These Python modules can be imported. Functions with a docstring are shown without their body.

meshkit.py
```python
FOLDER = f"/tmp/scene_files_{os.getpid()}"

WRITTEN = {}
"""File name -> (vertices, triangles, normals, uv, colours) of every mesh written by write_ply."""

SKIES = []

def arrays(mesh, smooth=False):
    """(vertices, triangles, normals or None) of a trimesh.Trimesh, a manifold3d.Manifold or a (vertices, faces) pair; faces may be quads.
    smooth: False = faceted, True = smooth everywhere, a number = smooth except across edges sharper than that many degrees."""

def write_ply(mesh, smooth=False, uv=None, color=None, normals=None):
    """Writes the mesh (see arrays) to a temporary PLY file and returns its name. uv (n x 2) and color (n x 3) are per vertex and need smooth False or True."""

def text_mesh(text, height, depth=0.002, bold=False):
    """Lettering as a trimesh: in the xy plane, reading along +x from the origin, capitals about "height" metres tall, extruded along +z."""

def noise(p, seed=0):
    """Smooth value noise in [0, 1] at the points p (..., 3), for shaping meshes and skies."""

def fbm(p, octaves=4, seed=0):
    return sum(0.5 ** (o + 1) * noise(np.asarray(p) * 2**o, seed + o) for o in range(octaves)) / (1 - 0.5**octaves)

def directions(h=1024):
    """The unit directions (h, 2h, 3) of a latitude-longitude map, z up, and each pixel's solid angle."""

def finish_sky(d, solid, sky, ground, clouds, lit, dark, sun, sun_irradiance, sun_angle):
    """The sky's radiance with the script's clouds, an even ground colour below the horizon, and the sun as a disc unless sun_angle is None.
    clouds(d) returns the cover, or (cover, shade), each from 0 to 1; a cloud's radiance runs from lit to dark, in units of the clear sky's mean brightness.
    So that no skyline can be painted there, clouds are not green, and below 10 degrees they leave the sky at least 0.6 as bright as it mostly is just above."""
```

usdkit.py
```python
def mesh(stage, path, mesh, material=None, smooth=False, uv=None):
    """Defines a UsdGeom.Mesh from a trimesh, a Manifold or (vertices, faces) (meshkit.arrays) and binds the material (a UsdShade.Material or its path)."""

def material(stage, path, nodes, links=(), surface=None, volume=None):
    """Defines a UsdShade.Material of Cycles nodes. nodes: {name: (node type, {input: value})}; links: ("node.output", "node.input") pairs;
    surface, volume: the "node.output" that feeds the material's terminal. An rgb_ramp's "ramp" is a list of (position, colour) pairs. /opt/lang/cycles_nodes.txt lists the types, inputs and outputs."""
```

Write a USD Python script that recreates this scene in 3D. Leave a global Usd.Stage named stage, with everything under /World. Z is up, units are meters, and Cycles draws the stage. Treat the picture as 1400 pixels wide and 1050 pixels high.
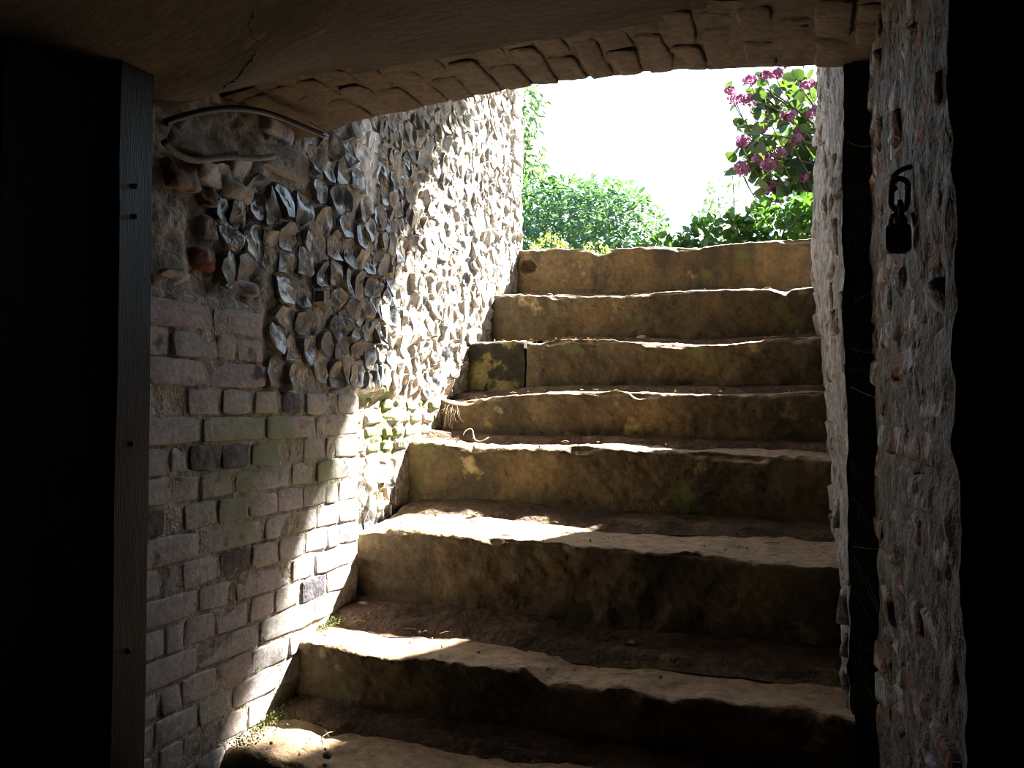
import math, random
import numpy as np
import trimesh, usdkit, meshkit
from scipy.spatial import Voronoi
from shapely.geometry import Polygon, box as sbox
from pxr import Usd, UsdGeom, UsdLux, UsdShade, Gf, Sdf, Vt

W = 1.35      # width of the stairwell in metres; lengths below are mostly in stairwell widths
E = 1.107     # eye height above the cellar floor
stage = Usd.Stage.CreateInMemory()
UsdGeom.SetStageUpAxis(stage, 'Z'); UsdGeom.SetStageMetersPerUnit(stage, 1.0)
world = UsdGeom.Xform.Define(stage, '/World'); stage.SetDefaultPrim(world.GetPrim())
UsdGeom.Scope.Define(stage, '/World/Looks')

# ------------------------------------------------------------------ camera, sky, sun, exposure
EXPOSURE = 1.4
cam = UsdGeom.Camera.Define(stage, '/World/camera')
cam.CreateHorizontalApertureAttr(36.0); cam.CreateVerticalApertureAttr(27.0)
cam.CreateFocalLengthAttr(36.0 * 1100 / 1400)
cam.CreateClippingRangeAttr(Gf.Vec2f(0.02, 500))
cam.CreateExposureAttr(EXPOSURE)
cx = UsdGeom.Xformable(cam)
cx.AddTranslateOp().Set(Gf.Vec3d(0, 0, E))
cx.AddRotateXYZOp().Set(Gf.Vec3f(90 + 1.822, 0, 20.2))
sky = UsdLux.DomeLight.Define(stage, '/World/sky')
SUN = np.array([0.64, 1.0, 1.15]); SUN /= np.linalg.norm(SUN)
hazy = usdkit.material(stage, '/World/Looks/hazy_sky', {'s': ('sky_texture', {'sky_type': 'multiple_scattering', 'sun_disc': False, 'sun_elevation': float(np.arcsin(SUN[2])),
    'sun_rotation': float(np.arctan2(SUN[0], SUN[1])), 'aerosol_density': 3.5, 'air_density': 1.3, 'ozone_density': 1.}), 'b': ('background_shader', {'strength': .10})}, [('s.color', 'b.color')], surface='b.background')
UsdShade.MaterialBindingAPI.Apply(sky.GetPrim()).Bind(hazy)
sun = UsdLux.DistantLight.Define(stage, '/World/sun')
sun.CreateColorAttr(Gf.Vec3f(1.0, 0.94, 0.83)); sun.CreateIntensityAttr(7.0); sun.CreateNormalizeAttr(True); sun.CreateAngleAttr(0.9)
_rot = Gf.Rotation(Gf.Vec3d(0, 0, 1), Gf.Vec3d(*map(float, SUN)))
UsdGeom.Xformable(sun).AddTransformOp().Set(Gf.Matrix4d(_rot, Gf.Vec3d(0, 0, 0)))

# ------------------------------------------------------------------ helpers
_used = {}
def numbered(parent, name):
    k = (parent, name); n = _used.get(k, 0); _used[k] = n + 1
    return f'{parent}/{name}' if n == 0 else f'{parent}/{name}_{n:03d}'

def tag(prim, label=None, cat=None, group=None, kind=None):
    for k, v in (('label', label), ('category', cat), ('group', group), ('kind', kind)):
        if v: prim.SetCustomDataByKey(k, v)

class Thing:
    """An Xform at the thing's base; its children are its parts (given in world coordinates)."""
    def __init__(s, name, label, cat, base=(0, 0, 0), group=None, kind=None):
        s.path = numbered('/World', name); s.base = np.array(base, float)
        x = UsdGeom.Xform.Define(stage, s.path); x.AddTranslateOp().Set(Gf.Vec3d(*map(float, base)))
        tag(x.GetPrim(), label, cat, group, kind)
    def part(s, name, m, mat, smooth=False, label=None, kind=None, under=None):
        v, f = raw(m)
        p = numbered(under or s.path, name)
        usdkit.mesh(stage, p, (v - s.base, f), LOOK[mat], smooth=smooth)
        tag(stage.GetPrimAtPath(p), label, None, None, kind)
        return p

def raw(m):
    if isinstance(m, trimesh.Trimesh): return np.array(m.vertices), np.array(m.faces)
    v, f = np.asarray(m[0], float), np.asarray(m[1], int)
    if f.shape[1] == 4: f = np.vstack([f[:, [0, 1, 2]], f[:, [0, 2, 3]]])
    return v, f

def join(ms):
    vs, fs, n = [], [], 0
    for m in ms:
        v, f = raw(m); vs.append(v); fs.append(f + n); n += len(v)
    return np.vstack(vs), np.vstack(fs)

def box(x0, x1, y0, y1, z0, z1):
    b = trimesh.creation.box([x1 - x0, y1 - y0, z1 - z0]); b.apply_translation([(x0 + x1) / 2, (y0 + y1) / 2, (z0 + z1) / 2]); return b

def wbox(x0, x1, y0, y1, z0, z1):      # the same in stairwell widths, z from the eye
    return box(x0 * W, x1 * W, y0 * W, y1 * W, z0 * W + E, z1 * W + E)

def fb(p, sc, seed=0, o=4):            # signed noise, about -0.5 to 0.5
    return meshkit.fbm(np.asarray(p, float) * sc + 37.1, o, seed) - 0.5

def grid_faces(nu, nv, off=0):
    i, j = np.meshgrid(np.arange(nu - 1), np.arange(nv - 1), indexing='ij')
    a = (i * nv + j).ravel() + off
    return np.stack([a, a + nv, a + nv + 1, a + 1], 1)

def tube(pts, r, n=8, caps=True):
    p = np.asarray(pts, float); t = np.gradient(p, axis=0); t /= np.linalg.norm(t, axis=1, keepdims=True) + 1e-12
    a = np.cross(t, np.where(np.abs(t[:, 2:]) < .9, [0, 0, 1.], [1., 0, 0])); a /= np.linalg.norm(a, axis=1, keepdims=True) + 1e-12
    b = np.cross(t, a); g = np.arange(n) * 2 * np.pi / n
    r = np.broadcast_to(r, (len(p),))
    v = p[:, None] + r[:, None, None] * (np.cos(g)[None, :, None] * a[:, None] + np.sin(g)[None, :, None] * b[:, None])
    v = v.reshape(-1, 3); m = len(p)
    i, j = np.meshgrid(np.arange(m - 1), np.arange(n), indexing='ij')
    q = np.stack([i * n + j, i * n + (j + 1) % n, (i + 1) * n + (j + 1) % n, (i + 1) * n + j], -1).reshape(-1, 4)
    f = np.vstack([q[:, [0, 1, 2]], q[:, [0, 2, 3]]])
    if caps:
        k = np.arange(1, n - 1)
        f = np.vstack([f, np.stack([0 * k, k + 1, k], 1), np.stack([0 * k, k, k + 1], 1) + (m - 1) * n])
    return v, f

def spline(pts, n=40):
    from scipy.interpolate import CubicSpline
    p = np.asarray(pts, float); d = np.r_[0, np.cumsum(np.linalg.norm(np.diff(p, axis=0), axis=1))]
    return CubicSpline(d, p)(np.linspace(0, d[-1], n))

# ------------------------------------------------------------------ materials
LOOK = {}
def mat(name, nodes, links, surface='p.BSDF'):
    LOOK[name] = usdkit.material(stage, '/World/Looks/' + name, nodes, links, surface=surface)

def stone(name, ramp, scale=6., stretch=(1, 1, 1), fine=70., fine_lo=.6, bump=.5, bdist=.01, rough=.88, spec=.3, tints=None, tint=.5, stains=(), dust=None, bscale=None):
    """Procedural stone: noise-ramped colour, fine speckle, a tint per piece, stains with a shape of their own, dust lying on what faces up."""
    N = {'g': ('geometry', {}), 'mp': ('mapping', {'scale': stretch}),
         'n1': ('noise_texture', {'scale': scale, 'detail': 6., 'roughness': .6}), 'r1': ('rgb_ramp', {'ramp': ramp}),
         'n2': ('noise_texture', {'scale': fine, 'detail': 4., 'roughness': .65}), 'r2': ('rgb_ramp', {'ramp': [(.3, (fine_lo,) * 3), (.7, (1.15,) * 3)]}),
         'mu': ('mix_color', {'blend_type': 'multiply', 'fac': 1., 'use_clamp': True}),
         'nb': ('noise_texture', {'scale': bscale or fine * .6, 'detail': 5., 'roughness': .6}), 'bp': ('bump', {'strength': bump, 'distance': bdist}),
         'p': ('principled_bsdf', {'roughness': rough, 'specular_ior_level': spec})}
    L = [('g.position', 'mp.vector'), ('mp.vector', 'n1.vector'), ('g.position', 'n2.vector'), ('mp.vector', 'nb.vector'), ('n1.fac', 'r1.fac'), ('n2.fac', 'r2.fac')]
    col = 'r1.color'
    if tints:
        N['oi'] = ('object_info', {}); N['rt'] = ('rgb_ramp', {'ramp': tints}); N['mt'] = ('mix_color', {'fac': tint})
        L += [('oi.random', 'rt.fac'), (col, 'mt.a'), ('rt.color', 'mt.b')]; col = 'mt.result'
    L += [(col, 'mu.a'), ('r2.color', 'mu.b')]; col = 'mu.result'
    for i, st in enumerate(stains):
        c, sc, lo, hi = st[:4]; sx = st[4] if len(st) > 4 else (1, 1, 1)
        N[f'sm{i}'] = ('mapping', {'scale': sx, 'location': (3.3 * i, 1.7 * i, 5.1)}); N[f'sn{i}'] = ('noise_texture', {'scale': sc, 'detail': 5., 'roughness': .6})
        N[f'sr{i}'] = ('map_range', {'from_min': lo, 'from_max': hi, 'clamp': True}); N[f'sx{i}'] = ('mix_color', {'b': c})
        L += [('g.position', f'sm{i}.vector'), (f'sm{i}.vector', f'sn{i}.vector'), (f'sn{i}.fac', f'sr{i}.value'), (col, f'sx{i}.a')]
        fac = f'sr{i}.result'
        if len(st) > 5:                 # only about a centre, within a radius (per axis)
            ce, ra = st[5], st[6]
            N[f'sc{i}'] = ('mapping', {'location': tuple(-a / b for a, b in zip(ce, ra)), 'scale': tuple(1 / b for b in ra)}); N[f'sl{i}'] = ('vector_math', {'math_type': 'length'})
            N[f'sq{i}'] = ('map_range', {'from_min': .45, 'from_max': 1., 'to_min': 1., 'to_max': 0., 'clamp': True}); N[f'sz{i}'] = ('math', {'math_type': 'multiply'})
            L += [('g.position', f'sc{i}.vector'), (f'sc{i}.vector', f'sl{i}.vector1'), (f'sl{i}.value', f'sq{i}.value'), (f'sq{i}.result', f'sz{i}.value1'), (fac, f'sz{i}.value2')]
            fac = f'sz{i}.value'
        L += [(fac, f'sx{i}.fac')]; col = f'sx{i}.result'
    if dust:
        c, lo, hi = dust
        N['sp'] = ('separate_xyz', {}); N['dm'] = ('map_range', {'from_min': lo, 'from_max': hi, 'clamp': True}); N['dx'] = ('mix_color', {}); 
        N['dn'] = ('noise_texture', {'scale': 30., 'detail': 6., 'roughness': .7}); N['dr'] = ('rgb_ramp', {'ramp': [(.3, tuple(.45 * x for x in c)), (.62, c)]})
        L += [('g.true_normal', 'sp.vector'), ('sp.z', 'dm.value'), ('dm.result', 'dx.fac'), (col, 'dx.a'), ('g.position', 'dn.vector'), ('dn.fac', 'dr.fac'), ('dr.color', 'dx.b')]; col = 'dx.result'
    L += [(col, 'p.base_color'), ('nb.fac', 'bp.height'), ('bp.normal', 'p.normal')]
    mat(name, N, L)

def P(X, Y, Z): return (X * W, Y * W, Z * W + E)
MOSS = (.13, .16, .06)
MOSS_SPOT = [(MOSS, 9., .44, .56, (1, 1, 1), P(-1.03, 1.86, -.06), (.3, .30, .34)), ((.20, .23, .14), 5., .40, .62, (1, 1, 1), P(-1.0, 1.35, -.12), (.3, .42, .28))]
LIME = ((.85, .85, .87), 12., .20, .38, (1, 2.2, .45), P(-1.0, 1.70, .62), (.3, .10, .25))
stone('brick', [(.3, (.33, .30, .305)), (.55, (.46, .42, .43)), (.75, (.54, .505, .495))], 9., fine=90., bump=.55, bdist=.006,
      tints=[(0, (.41, .36, .385)), (.25, (.52, .475, .485)), (.5, (.41, .41, .38)), (.75, (.49, .455, .46)), (1, (.36, .34, .355))], tint=.55,
      stains=[((.10, .09, .09), 16., .60, .70), ((.46, .41, .35), 7., .58, .72)] + MOSS_SPOT[1:] + MOSS_SPOT[:1])
stone('burnt_brick', [(.35, (.045, .045, .055)), (.6, (.10, .095, .11)), (.75, (.2, .19, .19))], 22., fine=60., bump=.9, bdist=.01, rough=.6)
stone('red_brick', [(.3, (.16, .055, .04)), (.6, (.22, .085, .06)), (.75, (.30, .17, .13))], 14., fine=60., bump=.9, bdist=.015, stains=[((.30, .26, .21), 14., .46, .54)])
stone('mossy_brick', [(.3, (.25, .23, .20)), (.7, (.42, .39, .34))], 12., fine=60., bump=.9, bdist=.01, stains=[(MOSS, 14., .44, .56)])
stone('mortar', [(.3, (.24, .215, .18)), (.5, (.43, .395, .34)), (.7, (.55, .51, .45))], 7., fine=55., fine_lo=.5, bump=1., bdist=.02,
      stains=[((.16, .13, .10), 18., .58, .68), LIME] + MOSS_SPOT)
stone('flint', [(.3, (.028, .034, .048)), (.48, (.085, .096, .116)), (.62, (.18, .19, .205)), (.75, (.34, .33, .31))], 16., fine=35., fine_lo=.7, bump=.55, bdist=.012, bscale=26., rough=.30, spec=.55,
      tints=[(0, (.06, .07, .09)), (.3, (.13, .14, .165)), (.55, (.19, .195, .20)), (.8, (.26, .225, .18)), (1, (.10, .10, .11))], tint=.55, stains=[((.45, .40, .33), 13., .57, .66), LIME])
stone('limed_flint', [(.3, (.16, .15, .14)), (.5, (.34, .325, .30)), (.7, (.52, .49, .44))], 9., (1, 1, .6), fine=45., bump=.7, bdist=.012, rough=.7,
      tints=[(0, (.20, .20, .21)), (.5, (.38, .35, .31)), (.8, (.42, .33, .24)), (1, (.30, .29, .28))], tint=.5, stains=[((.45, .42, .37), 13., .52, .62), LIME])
stone('step_stone', [(.3, (.05, .036, .019)), (.5, (.105, .075, .038)), (.68, (.20, .14, .062))], 3.2, fine=45., bump=.8, bdist=.018, rough=.8, spec=.35,
      stains=[((.055, .042, .026), 4.5, .54, .66, (1.6, 1, .5)), ((.10, .115, .035), 3.7, .60, .70), ((.36, .28, .13), 6., .62, .72)],
      dust=((.40, .275, .165), .55, .92), bscale=20.)
stone('lichen_stone', [(.35, (.012, .011, .008)), (.50, (.028, .024, .014)), (.55, (.15, .125, .04)), (.75, (.27, .22, .085))], 7., fine=50., bump=.8, bdist=.015, dust=((.5, .39, .28), .55, .92))
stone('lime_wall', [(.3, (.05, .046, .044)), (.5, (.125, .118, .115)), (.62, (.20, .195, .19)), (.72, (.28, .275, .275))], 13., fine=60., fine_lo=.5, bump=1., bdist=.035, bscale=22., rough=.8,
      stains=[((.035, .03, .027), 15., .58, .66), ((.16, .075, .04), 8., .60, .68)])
stone('lime_coat', [(.3, (.14, .125, .115)), (.5, (.29, .275, .268)), (.7, (.44, .425, .42))], 12., fine=55., fine_lo=.45, bump=1., bdist=.03, bscale=24., rough=.8,
      stains=[((.085, .07, .06), 13., .56, .64)])
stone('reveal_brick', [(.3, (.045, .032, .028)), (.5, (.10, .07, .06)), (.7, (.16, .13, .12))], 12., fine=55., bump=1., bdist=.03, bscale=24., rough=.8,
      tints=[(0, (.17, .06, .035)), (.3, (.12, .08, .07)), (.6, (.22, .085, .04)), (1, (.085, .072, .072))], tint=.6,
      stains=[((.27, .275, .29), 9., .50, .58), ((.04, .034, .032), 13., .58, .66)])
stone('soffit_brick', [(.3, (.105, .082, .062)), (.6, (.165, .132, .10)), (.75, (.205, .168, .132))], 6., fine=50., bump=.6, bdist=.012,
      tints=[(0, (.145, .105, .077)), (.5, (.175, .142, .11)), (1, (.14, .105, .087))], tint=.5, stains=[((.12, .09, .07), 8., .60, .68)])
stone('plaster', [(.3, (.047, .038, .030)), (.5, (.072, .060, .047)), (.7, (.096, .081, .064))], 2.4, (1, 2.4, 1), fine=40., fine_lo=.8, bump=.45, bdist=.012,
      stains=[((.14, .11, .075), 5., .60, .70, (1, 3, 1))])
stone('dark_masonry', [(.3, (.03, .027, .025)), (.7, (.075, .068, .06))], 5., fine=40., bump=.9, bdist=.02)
stone('cellar_floor', [(.3, (.05, .04, .03)), (.7, (.12, .095, .07))], 5., fine=40., bump=.7, bdist=.015)
stone('shade_soil', [(.3, (.045, .028, .018)), (.5, (.10, .063, .039)), (.72, (.20, .135, .088))], 9., fine=60., fine_lo=.5, bump=1., bdist=.02)  # dark soil colour that also carries the shade behind the noses
stone('soil', [(.3, (.10, .075, .045)), (.7, (.22, .17, .11))], 3., fine=30., bump=.8, bdist=.03)
stone('lawn', [(.3, (.05, .10, .02)), (.7, (.12, .20, .05))], 2., fine=60., bump=.8, bdist=.03)
stone('outer_masonry', [(.3, (.08, .062, .05)), (.7, (.14, .115, .095))], 4., fine=40., bump=.9, bdist=.03)
stone('added_roof_tile', [(.3, (.06, .035, .025)), (.7, (.11, .065, .045))], 5., fine=40., bump=.6, bdist=.01)
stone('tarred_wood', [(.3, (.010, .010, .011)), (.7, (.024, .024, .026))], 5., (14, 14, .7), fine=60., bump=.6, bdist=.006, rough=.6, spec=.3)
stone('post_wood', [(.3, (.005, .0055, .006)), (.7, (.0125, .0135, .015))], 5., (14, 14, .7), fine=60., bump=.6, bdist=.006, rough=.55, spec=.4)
stone('iron', [(.3, (.018, .016, .015)), (.7, (.05, .04, .035))], 40., fine=120., bump=.5, bdist=.003, rough=.6, spec=.4)
stone('black_cable', [(.3, (.012, .012, .013)), (.7, (.025, .025, .026))], 20., bump=.1, bdist=.002, rough=.30, spec=.55)
stone('grey_cable', [(.3, (.16, .14, .125)), (.7, (.26, .235, .21))], 20., bump=.3, bdist=.003, rough=.8)
stone('lit_tip_paint', [(.3, (.4, .4, .4)), (.7, (.6, .6, .6))], 20., bump=.1, rough=.35)
stone('dead_matter', [(.3, (.13, .085, .045)), (.7, (.34, .25, .15))], 25., bump=.3, tints=[(0, (.12, .075, .04)), (1, (.42, .33, .22))], tint=.5)
stone('pale_root', [(.3, (.5, .44, .34)), (.7, (.66, .6, .5))], 25., bump=.2)
stone('web', [(.3, (.16, .155, .15)), (.7, (.24, .235, .23))], 25., bump=0.)
stone('bark', [(.3, (.09, .065, .045)), (.7, (.20, .15, .10))], 12., (3, 3, .6), bump=.6)
stone('moss', [(.3, (.06, .085, .02)), (.7, (.15, .19, .05))], 30., bump=.8)

def leaf_look(name, dark, light, gloss=.4, through=(.3, .5, .08), share=.4):
    mat(name, {'g': ('geometry', {}), 'r': ('rgb_ramp', {'ramp': [(0, dark), (1, light)]}), 'n': ('noise_texture', {'scale': 3.5, 'detail': 3.}), 'a': ('math', {'math_type': 'multiply_add', 'value2': .55}),
               'p': ('principled_bsdf', {'roughness': gloss, 'specular_ior_level': .6}), 't': ('translucent_bsdf', {'color': through}), 'm': ('mix_closure', {'fac': share})},
        [('g.random_per_island', 'a.value1'), ('g.position', 'n.vector'), ('n.fac', 'h.value1'), ('h.value', 'a.value3'), ('a.value', 'r.fac'), ('r.color', 'p.base_color'), ('p.BSDF', 'm.closure1'), ('t.BSDF', 'm.closure2')] if 0 else
        [('g.random_per_island', 'a.value1'), ('n.fac', 'a.value3'), ('g.position', 'n.vector'), ('a.value', 'r.fac'), ('r.color', 'p.base_color'), ('p.BSDF', 'm.closure1'), ('t.BSDF', 'm.closure2')], 'm.closure')
leaf_look('laurel_leaf', (.032, .085, .036), (.085, .175, .075), .30, (.09, .20, .04), .28)
leaf_look('hydrangea_leaf', (.016, .034, .014), (.038, .072, .022), .5, (.09, .17, .02), .30)
leaf_look('fern_leaf', (.03, .085, .02), (.07, .16, .03), .4, (.09, .24, .02), .40)
leaf_look('lime_leaf', (.14, .19, .025), (.24, .29, .05), .5, (.38, .45, .06), .45)
leaf_look('tree_leaf', (.05, .10, .05), (.11, .17, .09), .45, (.16, .26, .10), .40)
leaf_look('glare_leaf', (.16, .24, .14), (.28, .36, .24), .5, (.36, .48, .26), .5)  # leaf colour lightened to carry the glare of the sky
leaf_look('petal', (.20, .05, .13), (.36, .17, .28), .6, (.40, .14, .28), .5)
leaf_look('dead_leaf', (.16, .10, .05), (.34, .24, .14), .7, (.3, .2, .1), .2)

# ------------------------------------------------------------------ left wall: its face as a function of (s along the stairs, z)
def sstep(a, b, x): t = np.clip((np.asarray(x, float) - a) / (b - a), 0, 1); return t * t * (3 - 2 * t)
S_EDGE, Z_LEDGE = 1.655 * W, .035 * W + E           # where the brick facing stops, and the height below which the wall behind it is set back
def wall_x(s, z):
    s, z = np.asarray(s, float), np.asarray(z, float)
    up = -.045 * W * sstep(1.62 * W, 2.05 * W, s)
    low = -.05 * W * (s > S_EDGE)
    k = sstep(Z_LEDGE - .02, Z_LEDGE + .03, z)
    return -W + low * (1 - k) + up * k
def left_frame(q): return np.stack([wall_x(q[:, 0], q[:, 1]) + q[:, 2], q[:, 0], q[:, 1]], 1)

def patch_piece(s0, s1, z0, z1, proud, seed, frame, nu=6, nv=4, rough=.004, edge=.006, tilt=.004, back=-.04, crisp=.008):
    """One laid brick: an uneven face with worn edges and corners, and its sides running back into the mortar. (s, z, depth) -> frame."""
    r = np.random.default_rng(seed)
    eu, ev = min(.2, crisp / (s1 - s0)), min(.3, crisp / (z1 - z0))
    us = np.r_[0, np.linspace(eu, 1 - eu, nu), 1]; vs = np.r_[0, np.linspace(ev, 1 - ev, nv), 1]
    U, V = np.meshgrid(us, vs, indexing='ij'); n, m = U.shape
    S = s0 + U * (s1 - s0); Z = z0 + V * (z1 - z0)
    q = np.stack([S, Z, 0 * S], -1) + seed % 97
    wob = .010 * (s1 - s0 > .05) + .003
    S = S + fb(q, 14, 1, 2) * wob; Z = Z + fb(q, 14, 2, 2) * .010
    cr = (np.abs(U - .5) * 2) ** 8 * (np.abs(V - .5) * 2) ** 8      # corners worn round
    S -= np.sign(U - .5) * cr * .006; Z -= np.sign(V - .5) * cr * .006
    bord = (U == 0) | (U == 1) | (V == 0) | (V == 1)
    D = proud + fb(q, 22, 3, 3) * 2 * rough + (U - .5) * r.normal(0, tilt) + (V - .5) * r.normal(0, tilt) - bord * edge
    chip = fb(q, 9, 5, 3); D -= np.clip(chip - .14, 0, .25) * .07
    v = np.stack([S, Z, D], -1).reshape(-1, 3); f = grid_faces(n, m)
    ring = [i * m for i in range(n)] + [(n - 1) * m + j for j in range(1, m)] + [i * m + m - 1 for i in range(n - 2, -1, -1)] + [j for j in range(m - 2, 0, -1)]
    b = v[ring].copy(); b[:, 2] = back; k = len(ring); o = len(v); i = np.arange(k)
    ring = np.array(ring)
    sk = np.stack([o + i, o + (i + 1) % k, ring[(i + 1) % k], ring[i]], 1)
    v = np.vstack([v, b])
    f = np.vstack([f, sk])
    return frame(v), f

def flint_piece(poly, proud, seed, frame, back=-.05):
    """One knapped flint: uneven outline, a rim near the mortar, and a broken face made of two to four shell-shaped scoops that meet in sharp ridges."""
    r = np.random.default_rng(seed)
    pg = Polygon(poly); c = np.array(pg.centroid.coords[0]); size = math.sqrt(pg.area)
    n = 13; ring = pg.exterior; L = ring.length
    at = (np.arange(n) + r.uniform(-.25, .25, n)) / n * L
    p = np.array([ring.interpolate(t % L).coords[0] for t in at])
    p += (c - p) * r.uniform(-.05, .12, (n, 1))
    tilt = r.normal(0, .16, 2)
    ks = r.integers(2, 5); sc = c + r.normal(0, .36, (ks, 2)) * size; sr = r.uniform(.38, .66, ks) * size; sd = r.uniform(.20, .46, ks) * size * .62
    def face(q):
        d = np.linalg.norm(q[:, None] - sc[None], axis=2) / sr
        return proud + (q - c) @ tilt - (sd * np.clip(1 - d ** 2, 0, 1)).max(1) + r.normal(0, .0009, len(q))
    rings = [np.c_[p, np.full(n, back)], np.c_[p, np.full(n, proud * .35 - .001) + (p - c) @ tilt * .6 - .002]]
    for k in (.93, .72, .48, .24):
        q = c + (p - c) * k + r.normal(0, .012, (n, 2)) * size; rings.append(np.c_[q, face(q)])
    v = np.vstack(rings + [np.r_[c, face(c[None])][None]]); i = np.arange(n); j = (i + 1) % n
    f = [np.stack([a + i, a + j, a + n + j, a + n + i], 1) for a in range(0, 5 * n, n)]
    f = np.vstack([raw((v, np.vstack(f)))[1], np.stack([5 * n + i, 5 * n + j, 0 * i + 6 * n], 1)])
    return frame(v), f

ROWS = [
[(1.027,1.135),(1.156,1.290)],
[(1.026,1.052),(1.058,1.164),(1.166,1.216),(1.222,1.294)],
[(1.023,1.135),(1.139,1.301)],
[(1.022,1.047),(1.056,1.090),(1.098,1.170),(1.182,1.262),(1.273,1.346),(1.359,1.421),(1.440,1.519),(1.527,1.557),(1.561,1.635)],
[(1.022,1.124),(1.135,1.301),(1.309,1.474),(1.478,1.645)],
[(1.021,1.046),(1.060,1.096),(1.102,1.171),(1.182,1.256),(1.268,1.345),(1.353,1.428),(1.435,1.511),(1.516,1.550),(1.555,1.645)],
[(1.020,1.124),(1.132,1.216),(1.223,1.385),(1.395,1.468),(1.478,1.648)],
[(1.017,1.046),(1.055,1.084),(1.091,1.171),(1.176,1.256),(1.261,1.343),(1.348,1.430),(1.435,1.514),(1.519,1.565),(1.571,1.650)],
[(1.015,1.127),(1.134,1.294),(1.309,1.480),(1.485,1.571),(1.575,1.651)],
[(1.013,1.038),(1.048,1.087),(1.093,1.171),(1.179,1.259),(1.269,1.348),(1.353,1.438),(1.443,1.519),(1.527,1.572),(1.578,1.652)],
[(1.012,1.125),(1.129,1.219),(1.223,1.390),(1.398,1.477),(1.483,1.651)],
[(1.010,1.048),(1.053,1.091),(1.096,1.170),(1.176,1.256),(1.265,1.339),(1.345,1.419),(1.430,1.519),(1.526,1.640)],
[(1.008,1.123),(1.131,1.290),(1.299,1.475),(1.479,1.552)],
[(1.008,1.037),(1.048,1.088),(1.093,1.173),(1.184,1.268),(1.278,1.383),(1.390,1.471)],
[(.99,1.028),(1.032,1.128),(1.133,1.212),(1.218,1.355),(1.362,1.426)],
[(1.007,1.028),(1.041,1.093),(1.098,1.176),(1.181,1.259),(1.265,1.316)],
[(1.007,1.062),(1.067,1.131),(1.136,1.195),(1.201,1.265)],
[(.98,1.05),(1.056,1.13),(1.136,1.22)],
]
BURNT = {(3, 5), (5, 2), (5, 3), (9, 3), (11, 6), (7, 0)}; WORN = {(5, 1), (7, 1), (9, 1), (3, 1), (3, 0)}
RH = .0492
wl = Thing('wall_left', 'left stair wall of grey brick below and knapped flint above', 'wall', kind='structure')
def mortar_sheet(s0, s1, z0, z1, step, frame, amp=.014, base=-.004, back=None):
    a = np.linspace(s0, s1, max(2, int((s1 - s0) / step) + 1)); b = np.linspace(z0, z1, max(2, int((z1 - z0) / step) + 1))
    S, Z = np.meshgrid(a, b, indexing='ij'); q = np.stack([S, Z, 0 * S], -1)
    D = base + amp * fb(q, 9, 11, 4) + amp * .9 * fb(q, 38, 12, 3)
    return frame(np.stack([S, Z, D], -1).reshape(-1, 3)), grid_faces(*S.shape)
TOPW, ENDW = 2.05, 2.97
def bed_frame(q):        # joints nearly flush with the brick facing, deeper between the flints
    s, z = q[:, 0] / W, (q[:, 1] - E) / W
    facing = ((s < 1.655) & (z < .04)) | ((s < 1.30) & (z < .20))
    return left_frame(np.c_[q[:, :2], q[:, 2] * np.where(facing, .34, np.where((s < 1.31) & (z > .2), 1.7, 1.)) + np.where(facing, .0100, .002)])
wl.part('mortar_bed', mortar_sheet(.94 * W, ENDW * W, -.84 * W + E, TOPW * W + E, .016, bed_frame, amp=.022), 'mortar', 40)
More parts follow.
